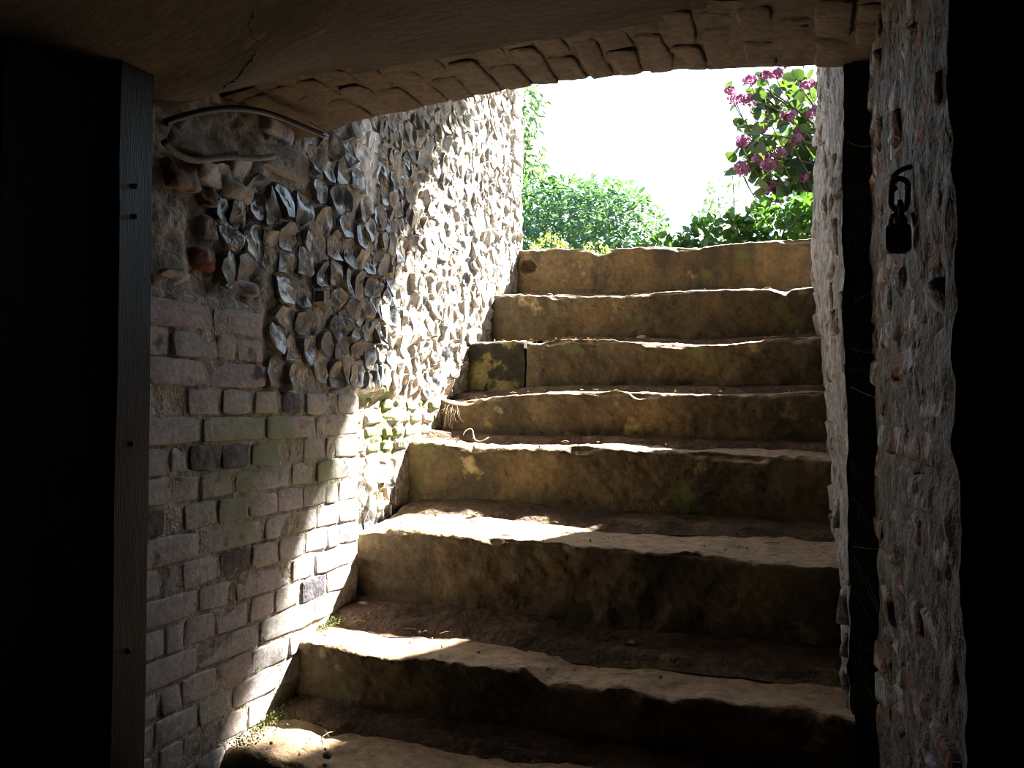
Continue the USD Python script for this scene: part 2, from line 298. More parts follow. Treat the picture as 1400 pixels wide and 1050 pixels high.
for i, row in enumerate(ROWS):
    zt = (.186 - i * RH) * W + E; zb = zt - RH * W
    for j, (a, b) in enumerate(row):
        if j == 0: a = min(a, .975)
        worn = (i, j) in WORN
        m = patch_piece(a * W - .002, b * W + .002, zb + .0025, zt - .0025, .0125 if not worn else .006, 100 * i + j, left_frame,
                        nu=4 if b - a < .1 else 6, rough=.003 if not worn else .010, edge=.004, tilt=.003, crisp=.0045)
        k = 'burnt_brick' if (i, j) in BURNT else 'brick'
        wl.part('brick', m, k, 50, label='dark broken burnt brick' if k == 'burnt_brick' else None)
# crumbling red bricks and blocks in the upper near corner of this wall
for n, (a, b, z0, z1, look, pr) in enumerate([
    (1.045, 1.115, .375, .425, 'red_brick', .012), (1.12, 1.165, .36, .405, 'red_brick', .004), (1.125, 1.172, .30, .345, 'red_brick', .010), (1.11, 1.17, .245, .285, 'red_brick', .012),
    (1.03, 1.10, .195, .235, 'brick', .004), (1.11, 1.19, .395, .44, 'brick', .012), (1.18, 1.255, .385, .42, 'brick', .014), (1.195, 1.27, .43, .478, 'brick', .012),
    (1.06, 1.18, .447, .492, 'brick', .004), (1.29, 1.42, .475, .535, 'brick', .020), (1.30, 1.40, .545, .60, 'brick', .008), (1.43, 1.52, .50, .575, 'brick', .002), (1.20, 1.285, .215, .245, 'brick', .004)]):
    m = patch_piece(a * W, b * W, z0 * W + E, z1 * W + E, pr, 3000 + n, left_frame, rough=.022, edge=.008, tilt=.02)
    wl.part('brick', m, look, 50)
# small mossy bricks and rubble in the part that is set back
n = 0
for r_, z1 in enumerate(np.arange(.028, -.11, -.036)):
    s = 1.68 + (.04 if r_ % 2 else 0)
    rr = random.Random(r_)
    while s < 2.22:
        l = rr.uniform(.055, .10)
        m = patch_piece(s * W, (s + l - .012) * W, (z1 - .030) * W + E, z1 * W + E, .005, 4000 + n, left_frame, nu=4, rough=.010, edge=.008)
        wl.part('brick', m, 'mossy_brick', 50, label=None); s += l; n += 1
# knapped flints laid in rough courses
rng = np.random.default_rng(5)
def flint_region(s, z):          # widths; True where flints stand
    up = z > .035 + .16 * (s < 1.655) * (s < 1.31) * 0
    near = s < 1.31
    return (near & (z > .235 - .0 * s) & (s > 1.17) & (z < .44)) | (~near & (s < 1.43) & (z > .052) & (z < .47)) | ((s >= 1.43) & (z > .045) & (z < 1.95)) | ((s > 1.67) & (s < 2.0) & (z < -.115) & (z > -.36))
pts = []
z = -.40
while z < 2.0:
    s = 1.10 + rng.uniform(0, .05)
    far = 0
    while s < 3.05:
        w = rng.choice([rng.uniform(.034, .055), rng.uniform(.05, .08), rng.uniform(.08, .115)], p=[.34, .46, .20]) * (1 - .32 * float(sstep(1.45, 1.75, s)))
        pts.append((s + w / 2, z + rng.normal(0, .014))); s += w
    z += rng.uniform(.052, .066)
pts = np.array(pts); vor = Voronoi(pts)
cells = []
for i, reg in enumerate(vor.point_region):
    r_ = vor.regions[reg]
    if -1 in r_ or len(r_) < 4: continue
    s_, z_ = pts[i]
    if not flint_region(np.array(s_), np.array(z_)) or s_ > 2.95: continue
    if s_ > 2.2 and rng.random() < .10: continue
    if rng.random() < .02: continue
    pg = Polygon(vor.vertices[r_])
    if s_ > 1.655 and z_ > .03: pass
    pg = pg.buffer(-.008, quad_segs=3).buffer(.0065, quad_segs=2).simplify(.0012)
    if pg.is_empty or pg.geom_type != 'Polygon' or pg.area < .0003: continue
    co = np.array(pg.exterior.coords)[:-1]
    if not pg.exterior.is_ccw: co = co[::-1]
    seen = -.9 < z_ < .62 + .22 * (s_ - 1.45) + .02      # what the lintel leaves in view
    cells.append((s_, z_, co, seen))
cells.sort(key=lambda c: (not c[3], c[0]))
rest = []
for n, (s_, z_, co, seen) in enumerate(cells):
    q = np.c_[co[:, 0] * W, co[:, 1] * W + E]
    far = sstep(1.45, 2.15, s_)
    m = flint_piece(q, rng.uniform(.008, .019) * (1 - .5 * far), 7000 + n, left_frame)
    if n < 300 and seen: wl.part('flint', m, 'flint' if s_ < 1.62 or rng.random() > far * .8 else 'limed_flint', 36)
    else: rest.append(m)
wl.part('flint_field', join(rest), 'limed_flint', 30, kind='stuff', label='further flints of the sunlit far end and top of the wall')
wl.part('wall_core', wbox(-2.4, -1.075, .97, ENDW, -.84, TOPW), 'outer_masonry')
def endquoin(z0, z1, y1, k):
    return box(-1.09 * W, -.985 * W + .02 * math.sin(k * 7), 2.80 * W, y1 * W, z0 * W + E, z1 * W + E)

# ------------------------------------------------------------------ right wall of the stairwell, low rubble seen edge-on
wr = Thing('wall_right', 'right stair wall of rough rubble stone under grey lime and cobweb', 'wall', kind='structure')
R_NEAR, R_END = 1.45, 2.65
def right_x(s): return (.0600 - .012 * (s / W - R_NEAR)) * W
def right_frame(q):
    s, z = -q[:, 0], (q[:, 1] - E) / W
    bulge = -.026 * W * np.exp(-((z - .50) / .26) ** 2) * sstep(1.75, 2.6, s / W)
    return np.stack([right_x(s) + bulge - q[:, 2], s, q[:, 1]], 1)     # s runs towards the camera
def rubble_sheet(s0, s1, z0, z1, step, frame, amp):
    a = np.linspace(s0, s1, int((s1 - s0) / step) + 1); b = np.linspace(z0, z1, int((z1 - z0) / step) + 1)
    S, Z = np.meshgrid(a, b, indexing='ij'); q = np.stack([S * 1.0, Z * .6, 0 * S], -1)
    D = amp * (fb(q, 5, 21, 4) + .9 * np.abs(fb(q, 17, 22, 3)) + .4 * fb(q, 50, 23, 2))
    return frame(np.stack([S, Z, D], -1).reshape(-1, 3)), grid_faces(*S.shape)
wr.part('lime_coat', rubble_sheet(-R_END * W, -R_NEAR * W, -.84 * W + E, 1.95 * W + E, .013, right_frame, .026), 'lime_coat', 40)
rr = random.Random(8); n = 0
zz = -.62
while zz < 1.2:
    h = rr.uniform(.045, .085); s = R_NEAR + rr.uniform(0, .05)
    while s < R_END - .05:
        l = rr.uniform(.09, .22)
        if rr.random() < .62:
            m = patch_piece(-min(s + l - .01, R_END) * W, -s * W, zz * W + E, (zz + h - .008) * W + E, rr.uniform(.002, .012), 5000 + n, right_frame, nu=5, rough=.014, edge=.010, tilt=.01)
            wr.part('rubble_stone', m, 'lime_coat', 50); n += 1
        s += l
    zz += h
wr.part('wall_core', wbox(.085, .7, R_NEAR, R_END, -.84, 1.95), 'outer_masonry')

# ------------------------------------------------------------------ cellar front wall: thick pier on the right with a splayed brick reveal
wf = Thing('wall_front', 'thick cellar wall around the doorway, brick reveal on the right, dark inside', 'wall', kind='structure')
def rev_x(s): t = np.clip((s / W - .80) / (1.42 - .80), -.1, 1.1); return (.124 + (.102 - .124) * t) * W
def rev_frame(q): return np.stack([rev_x(-q[:, 0]) - q[:, 2], -q[:, 0], q[:, 1]], 1)
wf.part('mortar_bed', rubble_sheet(-1.425 * W, -.80 * W, -.82 * W + E, .64 * W + E, .012, rev_frame, .024), 'lime_wall', 40)
zz, n = -.70, 0
rr = random.Random(3)
while zz < .58:
    s = .830 if n % 2 else .838
    while s < 1.40:
        l = rr.choice([.082, .165, .165, .12])
        e = min(s + l, 1.42)
        if rr.random() < .93:
            m = patch_piece(-e * W + .004, -s * W - .004, zz * W + E, (zz + RH - .008) * W + E, rr.uniform(.000, .007), 6000 + n, rev_frame, nu=6, rough=.013, edge=.007, tilt=.008)
            wf.part('brick', m, 'reveal_brick', 50)
        s += l; n += 1
    zz += RH
wf.part('pier_core', join([wbox(.14, .9, .82, 1.45, -.84, .72), wbox(.075, .2, 1.424, 1.46, -.84, .72)]), 'dark_masonry')
m = mortar_sheet(.128 * W, 1.6 * W, -.82 * W + E, .62 * W + E, .03, lambda q: np.stack([q[:, 0], .815 * W - q[:, 2], q[:, 1]], 1), .03)
wf.part('inner_face', m, 'dark_masonry', 40)
m = mortar_sheet(.062 * W, .112 * W, -.82 * W + E, .60 * W + E, .02, lambda q: np.stack([q[:, 0], 1.428 * W - q[:, 2], q[:, 1]], 1), .02)
wf.part('rebate_face', m, 'dark_masonry', 40)
wf.part('upper_wall', wbox(-2.4, .9, 1.30, 1.45, .70, 2.2), 'outer_masonry')

# ------------------------------------------------------------------ brick lintel arch over the doorway
LINT = np.array([(-1.06,.574),(-1.023,.580),(-.978,.585),(-.889,.604),(-.786,.610),(-.688,.617),(-.549,.623),(-.504,.625),(-.389,.624),(-.253,.616),(-.125,.604),(-.005,.590),(.052,.582),(.14,.572)])
def lint_z(x): return np.interp(x, LINT[:, 0], LINT[:, 1])
tl = Thing('trim_1', 'flat brick arch with whitewashed soffit over the top of the doorway', 'lintel', kind='structure')
def soff_frame(q): return np.stack([q[:, 0], -q[:, 1], lint_z(q[:, 0] / W) * W + E - q[:, 2]], 1)
tl.part('mortar_bed', mortar_sheet(-1.06 * W, .14 * W, -1.445 * W, -1.20 * W, .02, soff_frame, .012, .003), 'soffit_brick', 40)
x, n = -1.05, 0
rr = random.Random(4)
while x < .10:
    w = rr.uniform(.052, .060)
    yj = 1.335 if n % 2 else 1.285
    for a, b in ((1.448, yj + .004), (yj - .004, 1.235 - rr.uniform(0, .02))):
        m = patch_piece(x * W + .003, (x + w) * W - .004, -a * W, -b * W, rr.uniform(.005, .0085), 8000 + 2 * n + (a < 1.4), soff_frame, nu=4, nv=6, rough=.005, edge=.004, tilt=.003)
        tl.part('brick', m, 'soffit_brick', 50)
    x += w; n += 1
# front face and body above the soffit
xs = np.linspace(-1.08, .14, 60); zf = lint_z(xs) + .006
v = np.array([P(a, y, z_) for a, z0 in zip(xs, zf) for y, z_ in ((1.449, z0), (1.449, .75), (1.20, .75), (1.20, z0))])
q = []
for i in range(len(xs) - 1):
    for k in range(4): q.append([4 * i + k, 4 * i + (k + 1) % 4, 4 * i + 4 + (k + 1) % 4, 4 * i + 4 + k])
tl.part('arch_body', (v, np.array(q)[:, ::-1]), 'outer_masonry')

# ------------------------------------------------------------------ plaster ceiling of the cellar
def ceil_z(X, Y):
    return .600 + .012 * np.exp(-((X + .5) / .35) ** 2) - .112 * sstep(-.55, -1.04, X) * sstep(1.25, 1.0, Y) - .015 * sstep(-.1, .3, X) - .06 * sstep(-1.08, -2.3, X)
gx = np.linspace(-2.45, 1.7, 130); gy = np.linspace(-2.6, 1.262, 110)
X, Y = np.meshgrid(gx, gy, indexing='ij')
Yj = Y + (Y > 1.2) * (fb(np.stack([X, 0 * X, 0 * X], -1), 6, 31, 3) * .06)
Z = ceil_z(X, Y) + .016 * fb(np.stack([X, Y, 0 * X], -1), 3, 32, 4) + .006 * fb(np.stack([X, Y, 0 * X], -1), 18, 33, 3)
v = np.array([X * W, Yj * W, Z * W + E]).transpose(1, 2, 0).reshape(-1, 3); f = grid_faces(*X.shape)[:, ::-1]
top = v.copy(); top[:, 2] = .76 * W + E; nX, nY = X.shape
ring = np.array([i * nY for i in range(nX)] + [(nX - 1) * nY + j for j in range(1, nY)] + [i * nY + nY - 1 for i in range(nX - 2, -1, -1)] + [j for j in range(nY - 2, 0, -1)])
o = len(v); i = np.arange(len(ring)); k = len(ring)
v2 = np.vstack([v, top[ring]]); sk = np.stack([ring, np.roll(ring, -1), o + (i + 1) % k, o + i], 1)
ce = Thing('ceiling', 'low brown plaster ceiling of the cellar with a crack', 'ceiling', kind='structure')
ce.part('plaster_sheet', (v2, np.vstack([f, sk])), 'plaster', 40)
ce.part('ceiling_slab', wbox(-2.5, 1.75, -2.65, 1.30, .74, .86), 'dark_masonry')
crk = [(-.855, .985), (-.86, 1.0), (-.868, 1.02), (-.87, 1.05), (-.895, 1.062), (-.915, 1.08), (-.945, 1.085), (-.955, 1.1)]
crk = [(-.63, .79), (-.66, .83), (-.66, .86), (-.735, .935), (-.77, .97), (-.785, 1.0), (-.82, 1.03), (-.86, 1.05), (-.90, 1.065)]
cp = spline([(a * W, b * W, float(ceil_z(a, b) + .016 * fb([a, b, 0], 3, 32, 4) + .006 * fb([a, b, 0], 18, 33, 3)) * W + E) for a, b in crk], 60)
cp += (np.random.default_rng(2).random(cp.shape) - .5) * [.012, .012, 0]
ce.part('crack', tube(cp, .0016, 5), 'dark_masonry')
# the rest of the dark cellar
fl = Thing('floor', 'dark trodden earth floor of the cellar', 'floor', kind='structure')
a = np.linspace(-2.45 * W, 1.7 * W, 60); b = np.linspace(-2.6 * W, 1.3 * W, 60); X, Y = np.meshgrid(a, b, indexing='ij')
fl.part('earth', (np.stack([X, Y, .02 * fb(np.stack([X, Y, 0 * X], -1), 3, 41, 4)], -1).reshape(-1, 3), grid_faces(60, 60)), 'cellar_floor', True)
wc = Thing('wall_back', 'dark masonry walls closing the cellar behind the viewer', 'wall', kind='structure')
wc.part('masonry', join([wbox(-2.55, 1.8, -2.75, -2.55, -.85, .8), wbox(-2.6, -2.4, -2.7, 1.4, -.85, .8), wbox(1.6, 1.8, -2.7, 1.4, -.85, .8), wbox(.9, 1.7, .84, 1.45, -.85, .8)]), 'dark_masonry')

# ------------------------------------------------------------------ door standing open on the left, and its post
dr = Thing('door_1', 'black plank door standing open on the left of the doorway', 'door', base=P(-.95, .89, -.82), kind='structure')
post = trimesh.creation.box([.07, .062 * W, 1.36 * W], ); 
def worn_bar(x0, x1, y0, y1, z0, z1, seed, amp=.003):
    b = box(x0, x1, y0, y1, z0, z1)
    for _ in range(4): b = b.subdivide()
    v = np.array(b.vertices); c = v.mean(0); d = v - c
    v += np.sign(d) * 0 + np.stack([fb(v * [3, 3, .6], 5, seed, 3), fb(v * [3, 3, .6], 5, seed + 1, 3), 0 * v[:, 0]], 1) * 2 * amp
    return v, np.array(b.faces)
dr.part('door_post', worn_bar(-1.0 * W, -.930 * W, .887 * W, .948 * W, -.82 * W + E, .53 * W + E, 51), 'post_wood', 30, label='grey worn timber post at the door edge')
for k in range(4):
    t = np.array([-.36, -.933]); t /= np.linalg.norm(t); nrm = np.array([.933, -.36]); nrm /= np.linalg.norm(nrm)
    p0 = np.array([-.945, .884]) * W + t * (k * .19 + .002); w = .186
    v, f = worn_bar(0, w, 0, .03, -.80 * W + E, .50 * W + E, 60 + k, .002)
    xy = p0 + v[:, :1] * t + (v[:, 1:2] - .03) * nrm
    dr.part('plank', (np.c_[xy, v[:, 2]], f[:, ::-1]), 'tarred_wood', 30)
for zz in (-.55, .25):
    v, f = worn_bar(.02, .74, 0, .022, zz * W + E, (zz + .09) * W + E, 70, .001)
    xy = np.array([-.945, .884]) * W + v[:, :1] * t + (v[:, 1:2] - .055) * nrm
    dr.part('ledge_board', (np.c_[xy, v[:, 2]], f[:, ::-1]), 'tarred_wood', 30)
for zz in (.33, .285, -.05, -.35):
    s_ = trimesh.creation.icosphere(1, .006); s_.apply_translation(P(-.930, .915, zz)); dr.part('nail', s_, 'iron', True)

# ------------------------------------------------------------------ the stone steps
STEP = {
1:(2.90,[(-1.043,.614),(-.891,.614),(-.777,.601),(-.727,.578),(-.689,.578),(-.661,.595),(-.506,.598),(-.428,.584),(-.356,.579),(-.251,.585),(-.105,.584),(.028,.587)]),
2:(2.63,[(-1.078,.403),(-.968,.403),(-.834,.396),(-.580,.378),(-.459,.384),(-.228,.387),(-.106,.380),(-.063,.358),(-.042,.375),(.049,.379)]),
3:(2.42,[(-1.085,.219),(-.992,.221),(-.853,.219),(-.816,.207),(-.743,.223),(-.534,.210),(-.422,.204),(-.314,.193),(-.189,.195),(-.088,.203),(.052,.205)]),
4:(2.23,[(-1.059,.038),(-.998,.022),(-.949,.031),(-.867,.041),(-.718,.051),(-.492,.049),(-.270,.044),(-.174,.039),(.057,.045)]),
5:(2.02,[(-1.049,-.082),(-.959,-.091),(-.849,-.099),(-.661,-.102),(-.503,-.096),(-.352,-.105),(-.175,-.108),(-.040,-.111),(.058,-.116)]),
6:(1.68,[(-1.010,-.294),(-.911,-.279),(-.753,-.284),(-.685,-.290),(-.606,-.292),(-.483,-.296),(-.290,-.297),(-.165,-.300),(-.061,-.301),(.055,-.302)]),
7:(1.417,[(-1.011,-.473),(-.910,-.475),(-.793,-.484),(-.684,-.480),(-.600,-.479),(-.505,-.483),(-.455,-.506),(-.428,-.501),(-.370,-.501),(-.319,-.488),(-.229,-.501),(-.168,-.487),(-.121,-.495),(-.035,-.490),(.048,-.491)]),
8:(1.193,[(-1.02,-.619),(-.959,-.607),(-.880,-.615),(-.804,-.620),(-.675,-.615),(-.3,-.62),(.05,-.625)]),
}
YB = {1: 3.22, 2: 2.935, 3: 2.665, 4: 2.455, 5: 2.265, 6: 2.055, 7: 1.715, 8: 1.45}
RISE = .022
def slab(k, x0, x1, seed, extra=None, zbot=None, yb=None, wear=1.):
    """One worn stone step as a closed block: uneven riser, rounded and chipped nose following the profile, tread rising a little to the back."""
    yf, prof = STEP[k]; prof = np.array(prof)
    yb = yb or YB[k]
    nx = int((x1 - x0) * W / .0085)
    xs = np.linspace(x0, x1, nx)
    zt = np.interp(xs, prof[:, 0], prof[:, 1])
    zb = zbot if zbot is not None else (np.mean(STEP[k + 1][1], 0)[1] + RISE - .022 if k < 8 else -.815)
    r = .017
    riser = np.linspace(0, 1, 26)[:-1]; arc = np.linspace(0, np.pi / 2, 8); tread = np.linspace(0, 1, 22)[1:] ** 1.25
    rows = []
    for t in riser: rows.append((0 * xs, zb + (zt - r - zb) * t, np.full(nx, min(1., t * 3))))
    for a in arc: rows.append((r - r * np.cos(a) + 0 * xs, zt - r + r * np.sin(a), np.ones(nx)))
    zs = np.convolve(np.pad(zt, 20, 'edge'), np.hanning(41) / np.hanning(41).sum(), 'valid') - .004
    for t in tread: rows.append((r + (yb - yf - r) * t + 0 * xs, zt + (zs - zt) * min(1, t * 4) + RISE * t * (yb - yf) / .25 + 0 * t, np.ones(nx)))
    D = np.array([q[0] for q in rows]); Z = np.array([q[1] for q in rows]); X = np.broadcast_to(xs, D.shape)
    p = np.stack([X * W, D * W, Z * W], -1) + seed * 3.7
    m = len(rows); nr, na = len(riser), len(arc)
    rid = np.arange(m)[:, None]
    on_t = np.clip((rid - nr - 4) / 4., 0, 1); on_r = 1 - on_t
    nose = np.exp(-((rid - nr - 3.5) / 4.) ** 2)
    low = fb(p * [1, 1, 1], 2.6, seed, 3); mid = fb(p, 9, seed + 1, 4); fine = fb(p, 40, seed + 2, 3)
    chip = np.clip(fb(np.stack([X * W, 0 * X, 0 * X], -1) + seed, 7, seed + 3, 4) - .06, 0, 1) * nose * .55
    D = D + (on_r * (low * .035 + mid * .022 + fine * .008) + .0) * wear + chip * .10 + nose * (fb(np.stack([X, 0 * X, 0 * X], -1) + seed, 11, seed + 9, 3) * .018)
    strata = fb(np.stack([X * W * .35, 0 * X, Z * W * 2.2], -1) + seed, 10, seed + 4, 3)
    D = D + on_r * strata * .010
    Z = Z + (on_t * (mid * .016 + fine * .006 + np.clip(low, -.3, .3) * .012)) - chip * .05 + nose * fine * .010
    if extra: D, Z = extra(X, D, Z, rid)
    V = np.stack([X * W, (yf + D) * W, Z * W + E], -1)              # rows x nx
    bot = V[-1].copy(); bot[:, 2] = zb * W + E
    V = np.concatenate([V, bot[None]], 0)
    v = V.reshape(-1, 3); f = grid_faces(m + 1, nx)[:, ::-1]
    close = np.stack([np.arange(nx - 1), m * nx + np.arange(nx - 1), m * nx + np.arange(1, nx), np.arange(1, nx)], 1)[:, ::-1]
    fs = [raw((v, np.vstack([f, close])))[1]]
    for col in (0, nx - 1):                                        # end caps as fans
        idx = np.arange(m + 1) * nx + col; c = len(v); v = np.vstack([v, v[idx].mean(0)])
        i = np.arange(m + 1); j = (i + 1) % (m + 1)
        t3 = np.stack([idx[i], idx[j], np.full(m + 1, c)], 1)
        fs.append(t3 if col else t3[:, ::-1])
    return v, np.vstack(fs)

def hole(X, D, Z, rid):
    d = np.hypot((X + 1.0) * 1.0, (Z - .545) * 1.15)
    D = D + .05 * np.clip(1 - d / .030, 0, 1) ** .4 * (rid < 25) - .008 * np.exp(-((d - .038) / .012) ** 2) * (rid < 25)
    return D, Z - 0
def notch6(X, D, Z, rid):
    d = np.hypot((X + .305), (Z + .41) * .8)
    return D + .02 * np.clip(1 - d / .035, 0, 1) * (rid < 25), Z
SL = 'stone steps of the stair'
SHADE_LINE = {2: 2.74, 3: 2.54, 4: 2.31, 5: 2.125, 6: 1.868, 7: 1.535, 8: 1.315}  # where each dark strip starts, near the shadow line of the step above
def step(k, label, x0, x1, **kw):
    t = Thing('stone_step', label, 'step', base=P((x0 + x1) / 2, STEP[k][0], STEP[k][1][0][1] - .2), group=SL)
    t.part('step_block', slab(k, x0, x1, 10 + k, **kw), 'step_stone', 35)
    if k > 1:                                   # dark soil strip that paints in the shade at the back of the tread
        yf, prof = STEP[k]; prof = np.array(prof); a = SHADE_LINE[k]
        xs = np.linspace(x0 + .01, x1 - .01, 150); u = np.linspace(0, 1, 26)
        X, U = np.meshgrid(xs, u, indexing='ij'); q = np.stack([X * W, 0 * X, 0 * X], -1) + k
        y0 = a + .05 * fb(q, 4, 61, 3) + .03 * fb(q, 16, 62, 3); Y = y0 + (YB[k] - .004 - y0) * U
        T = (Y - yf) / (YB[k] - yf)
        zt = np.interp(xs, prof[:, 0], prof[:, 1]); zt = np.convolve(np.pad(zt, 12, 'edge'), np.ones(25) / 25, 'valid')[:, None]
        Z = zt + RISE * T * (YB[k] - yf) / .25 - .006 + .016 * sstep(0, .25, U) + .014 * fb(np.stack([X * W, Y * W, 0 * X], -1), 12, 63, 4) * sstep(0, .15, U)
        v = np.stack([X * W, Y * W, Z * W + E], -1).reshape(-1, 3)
        t.part('soil_drift', (v, grid_faces(*X.shape)), 'shade_soil', 40)
step(1, 'topmost stone step, notched along its edge, with a round hole at its left end', -1.06, .06, extra=hole)
step(2, 'second stone step from the top, smooth brown riser below the topmost step', -1.09, .06)
step(3, 'third stone step from the top, stopping short of a separate mossy block', -.842, .065)
step(4, 'fourth stone step from the top, dipped and rootlet-hung at its left end', -1.08, .07)
step(5, 'fifth stone step from the top, with a pale curled root on its left edge', -1.07, .07)
step(6, 'sixth stone step from the top, wide lit tread ending at the brick facing', -1.03, .07, extra=notch6)
step(7, 'seventh stone step from the top, broad worn tread with a large chipped nose', -1.03, .065)
step(8, 'lowest stone step in view, cut off by the bottom of the picture', -1.03, .065)
t = Thing('stone_block', 'short lichen-blotched stone block beside the wall, left of the third step', 'stone block', base=P(-.96, 2.42, .04))
t.part('block', slab(3, -1.09, -.852, 33), 'lichen_stone', 35)

# ------------------------------------------------------------------ ground above, and an added, unseen roof that shades the stairs
gd = Thing('ground', 'garden ground at the head of the stairs', 'ground', kind='structure')
def sheet(x0, x1, y0, y1, n, z0):
    a = np.linspace(x0, x1, n); b = np.linspace(y0, y1, n); X, Y = np.meshgrid(a, b, indexing='ij')
    return np.stack([X, Y, z0 + .05 * fb(np.stack([X, Y, 0 * X], -1), .8, 44, 4)], -1).reshape(-1, 3), grid_faces(n, n)
GZ = .575 * W + E
gd.part('soil_bed', sheet(-4 * W, 3 * W, 3.22 * W, 6.2 * W, 60, GZ), 'soil', True)
gd.part('lawn', join([sheet(-40, 40, 6.2 * W, 70, 50, GZ), sheet(-40, -4 * W, 1.4 * W, 6.2 * W, 20, GZ), sheet(3 * W, 40, 1.4 * W, 6.2 * W, 20, GZ), sheet(-4 * W, -2.3 * W, 1.4 * W, 3.22 * W, 10, GZ), sheet(.65 * W, 3 * W, 1.4 * W, 3.22 * W, 10, GZ)]), 'lawn', True)
gd.part('bank', wbox(-1.2, .66, 3.0, 3.24, -.8, .555), 'soil')
pr = Thing('porch_roof', 'added roof above the frame, unseen, there to shade the stairwell', 'roof', kind='structure')
def roof(z0, z1):
    c = [(-1.9, 1.40), (1.2, 1.40), (1.2, 3.600), (-1.9, 2.702)]
    v = np.array([P(x, y, z) for z in (z0, z1) for x, y in c])
    return v, np.array([[3, 2, 1, 0], [4, 5, 6, 7], [0, 1, 5, 4], [1, 2, 6, 5], [2, 3, 7, 6], [3, 0, 4, 7]])
pr.part('roof_deck', roof(1.90, 1.96), 'added_roof_tile')
for k in range(6):
    x = -1.6 + k * .5
    pr.part('rafter', wbox(x, x + .05, 1.42, 2.702 + (x + 1.9) * .29 - .02, 1.82, 1.90), 'bark')

# ------------------------------------------------------------------ plants
UP = np.array([0, 0, 1.])
def leaf_template(width=.42, fold=.16, curl=.25, n=5, shape=1.0, serr=0.):
    """A unit leaf along +y, face +z: pointed, folded along the midrib, curling down to the tip."""
    t = np.linspace(0, 1, n); w = width / 2 * np.sin(np.pi * np.clip(t, .03, .985) ** shape) ** .8
    if serr: w = w * (1 + serr * np.where(np.arange(n) % 2, 1, -1))
    y = t - curl * .25 * t ** 2; z = -curl * t ** 2 * .6
    mid = np.c_[0 * t, y, z]; L = np.c_[-w, y, z + fold * w * 2]; R = np.c_[w, y, z + fold * w * 2]
    v = np.stack([L, mid, R], 1).reshape(-1, 3); f = []
    for i in range(n - 1):
        for k in (0, 1):
            a = 3 * i + k; f += [[a, a + 1, a + 4], [a, a + 4, a + 3]]
    return v, np.array(f)
def place(tpl, pos, fwd, nor, size):
    """Many copies of a template, each with its tip along fwd and its face to nor: (n, verts, 3)."""
    fwd = fwd / np.linalg.norm(fwd, axis=1, keepdims=True)
    x = np.cross(fwd, nor); x /= np.linalg.norm(x, axis=1, keepdims=True) + 1e-9; z = np.cross(x, fwd)
    v = tpl[0]
    return pos[:, None] + size[:, None, None] * (v[None, :, :1] * x[:, None] + v[None, :, 1:2] * fwd[:, None] + v[None, :, 2:] * z[:, None])
def merged(V, tpl):
    n, k = V.shape[:2]
    return V.reshape(-1, 3), (tpl[1][None] + (np.arange(n) * k)[:, None, None]).reshape(-1, 3)
EYE = np.array([0, 0, E])
def pix(v):                              # where a point lies in the 1400 x 1050 frame, to pick the leaves that show largest
    v = np.asarray(v) - EYE; th = math.radians(20.2); c = v[:, 1] * math.cos(th) - v[:, 0] * math.sin(th)
    return 700 + 1100 * (v[:, 0] * math.cos(th) + v[:, 1] * math.sin(th)) / c, 560 - 1100 * v[:, 2] / c
def leafy(thing, V, tpl, look, n_parts, score, name='leaf'):
    """The n_parts best-scoring leaves as parts of their own, the rest as one part."""
    o = np.argsort(-score)
    for i in o[:n_parts]: thing.part(name, (V[i], tpl[1]), look, True)
    if len(o) > n_parts: thing.part('foliage', merged(V[o[n_parts:]], tpl), look, True, kind='stuff')

# laurel hedge: a clipped dome of glossy leaves
rng = np.random.default_rng(21)
hc = np.array([-2.12, 7.45, GZ]); hr = np.array([1.02, .95, 1.36])
he = Thing('laurel_hedge', 'clipped rounded laurel bush with glossy dark green leaves beyond the top step', 'hedge', base=hc)
def dome(n, k=1.):
    d = rng.normal(size=(n, 3)); d[:, 2] = np.abs(d[:, 2]); d /= np.linalg.norm(d, axis=1, keepdims=True)
    e = 3.2                              # squarish shoulders
    rad = (np.abs(d) ** e).sum(1) ** (-1 / e)
    p = d * rad[:, None] * hr * k
    g = np.sign(p) * np.abs(p / hr) ** (e - 1) / hr
    return p + hc, g / np.linalg.norm(g, axis=1, keepdims=True)
LT = leaf_template(.40, .14, .35, 5, .85)
n = 11000
p, nr_ = dome(n); p -= (p - hc) * (rng.random((n, 1)) ** 2.2) * .38; p += nr_ * rng.uniform(-.10, .035, n)[:, None] + fb(p, 3.2, 5, 3)[:, None] * nr_ * .16
keep = p[:, 1] < hc[1] + .75; p, nr_ = p[keep], nr_[keep]; n = len(p)
side = np.cross(nr_, UP) + 1e-6; side /= np.linalg.norm(side, axis=1, keepdims=True)
fwd = nr_ * rng.uniform(.05, .55, (n, 1)) + side * rng.normal(0, .7, (n, 1)) - UP * rng.uniform(-.1, .9, (n, 1)) * (1 - .8 * nr_[:, 2:])
nor = nr_ * .8 + UP * .65 + rng.normal(0, .35, (n, 3))
size = rng.uniform(.058, .098, n)
V = place(LT, p, fwd, nor, size)
px, py = pix(p)
score = size * 8 + (nr_ @ np.array([.25, -1, .2])) - 100 * ((px < 722) | (px > 905) | (py > 330) | (py < 246))
leafy(he, V, LT, 'laurel_leaf', 300, score)
for k in range(26):
    q, q_n = dome(1); q = q[0] * .0 + hc + (q[0] - hc) * .9
    he.part('stem', tube(spline([hc + [rng.normal(0, .15), rng.normal(0, .12), -.03], (hc + q) / 2 + rng.normal(0, .06, 3), q], 8), np.linspace(.014, .004, 8), 5), 'bark', True)

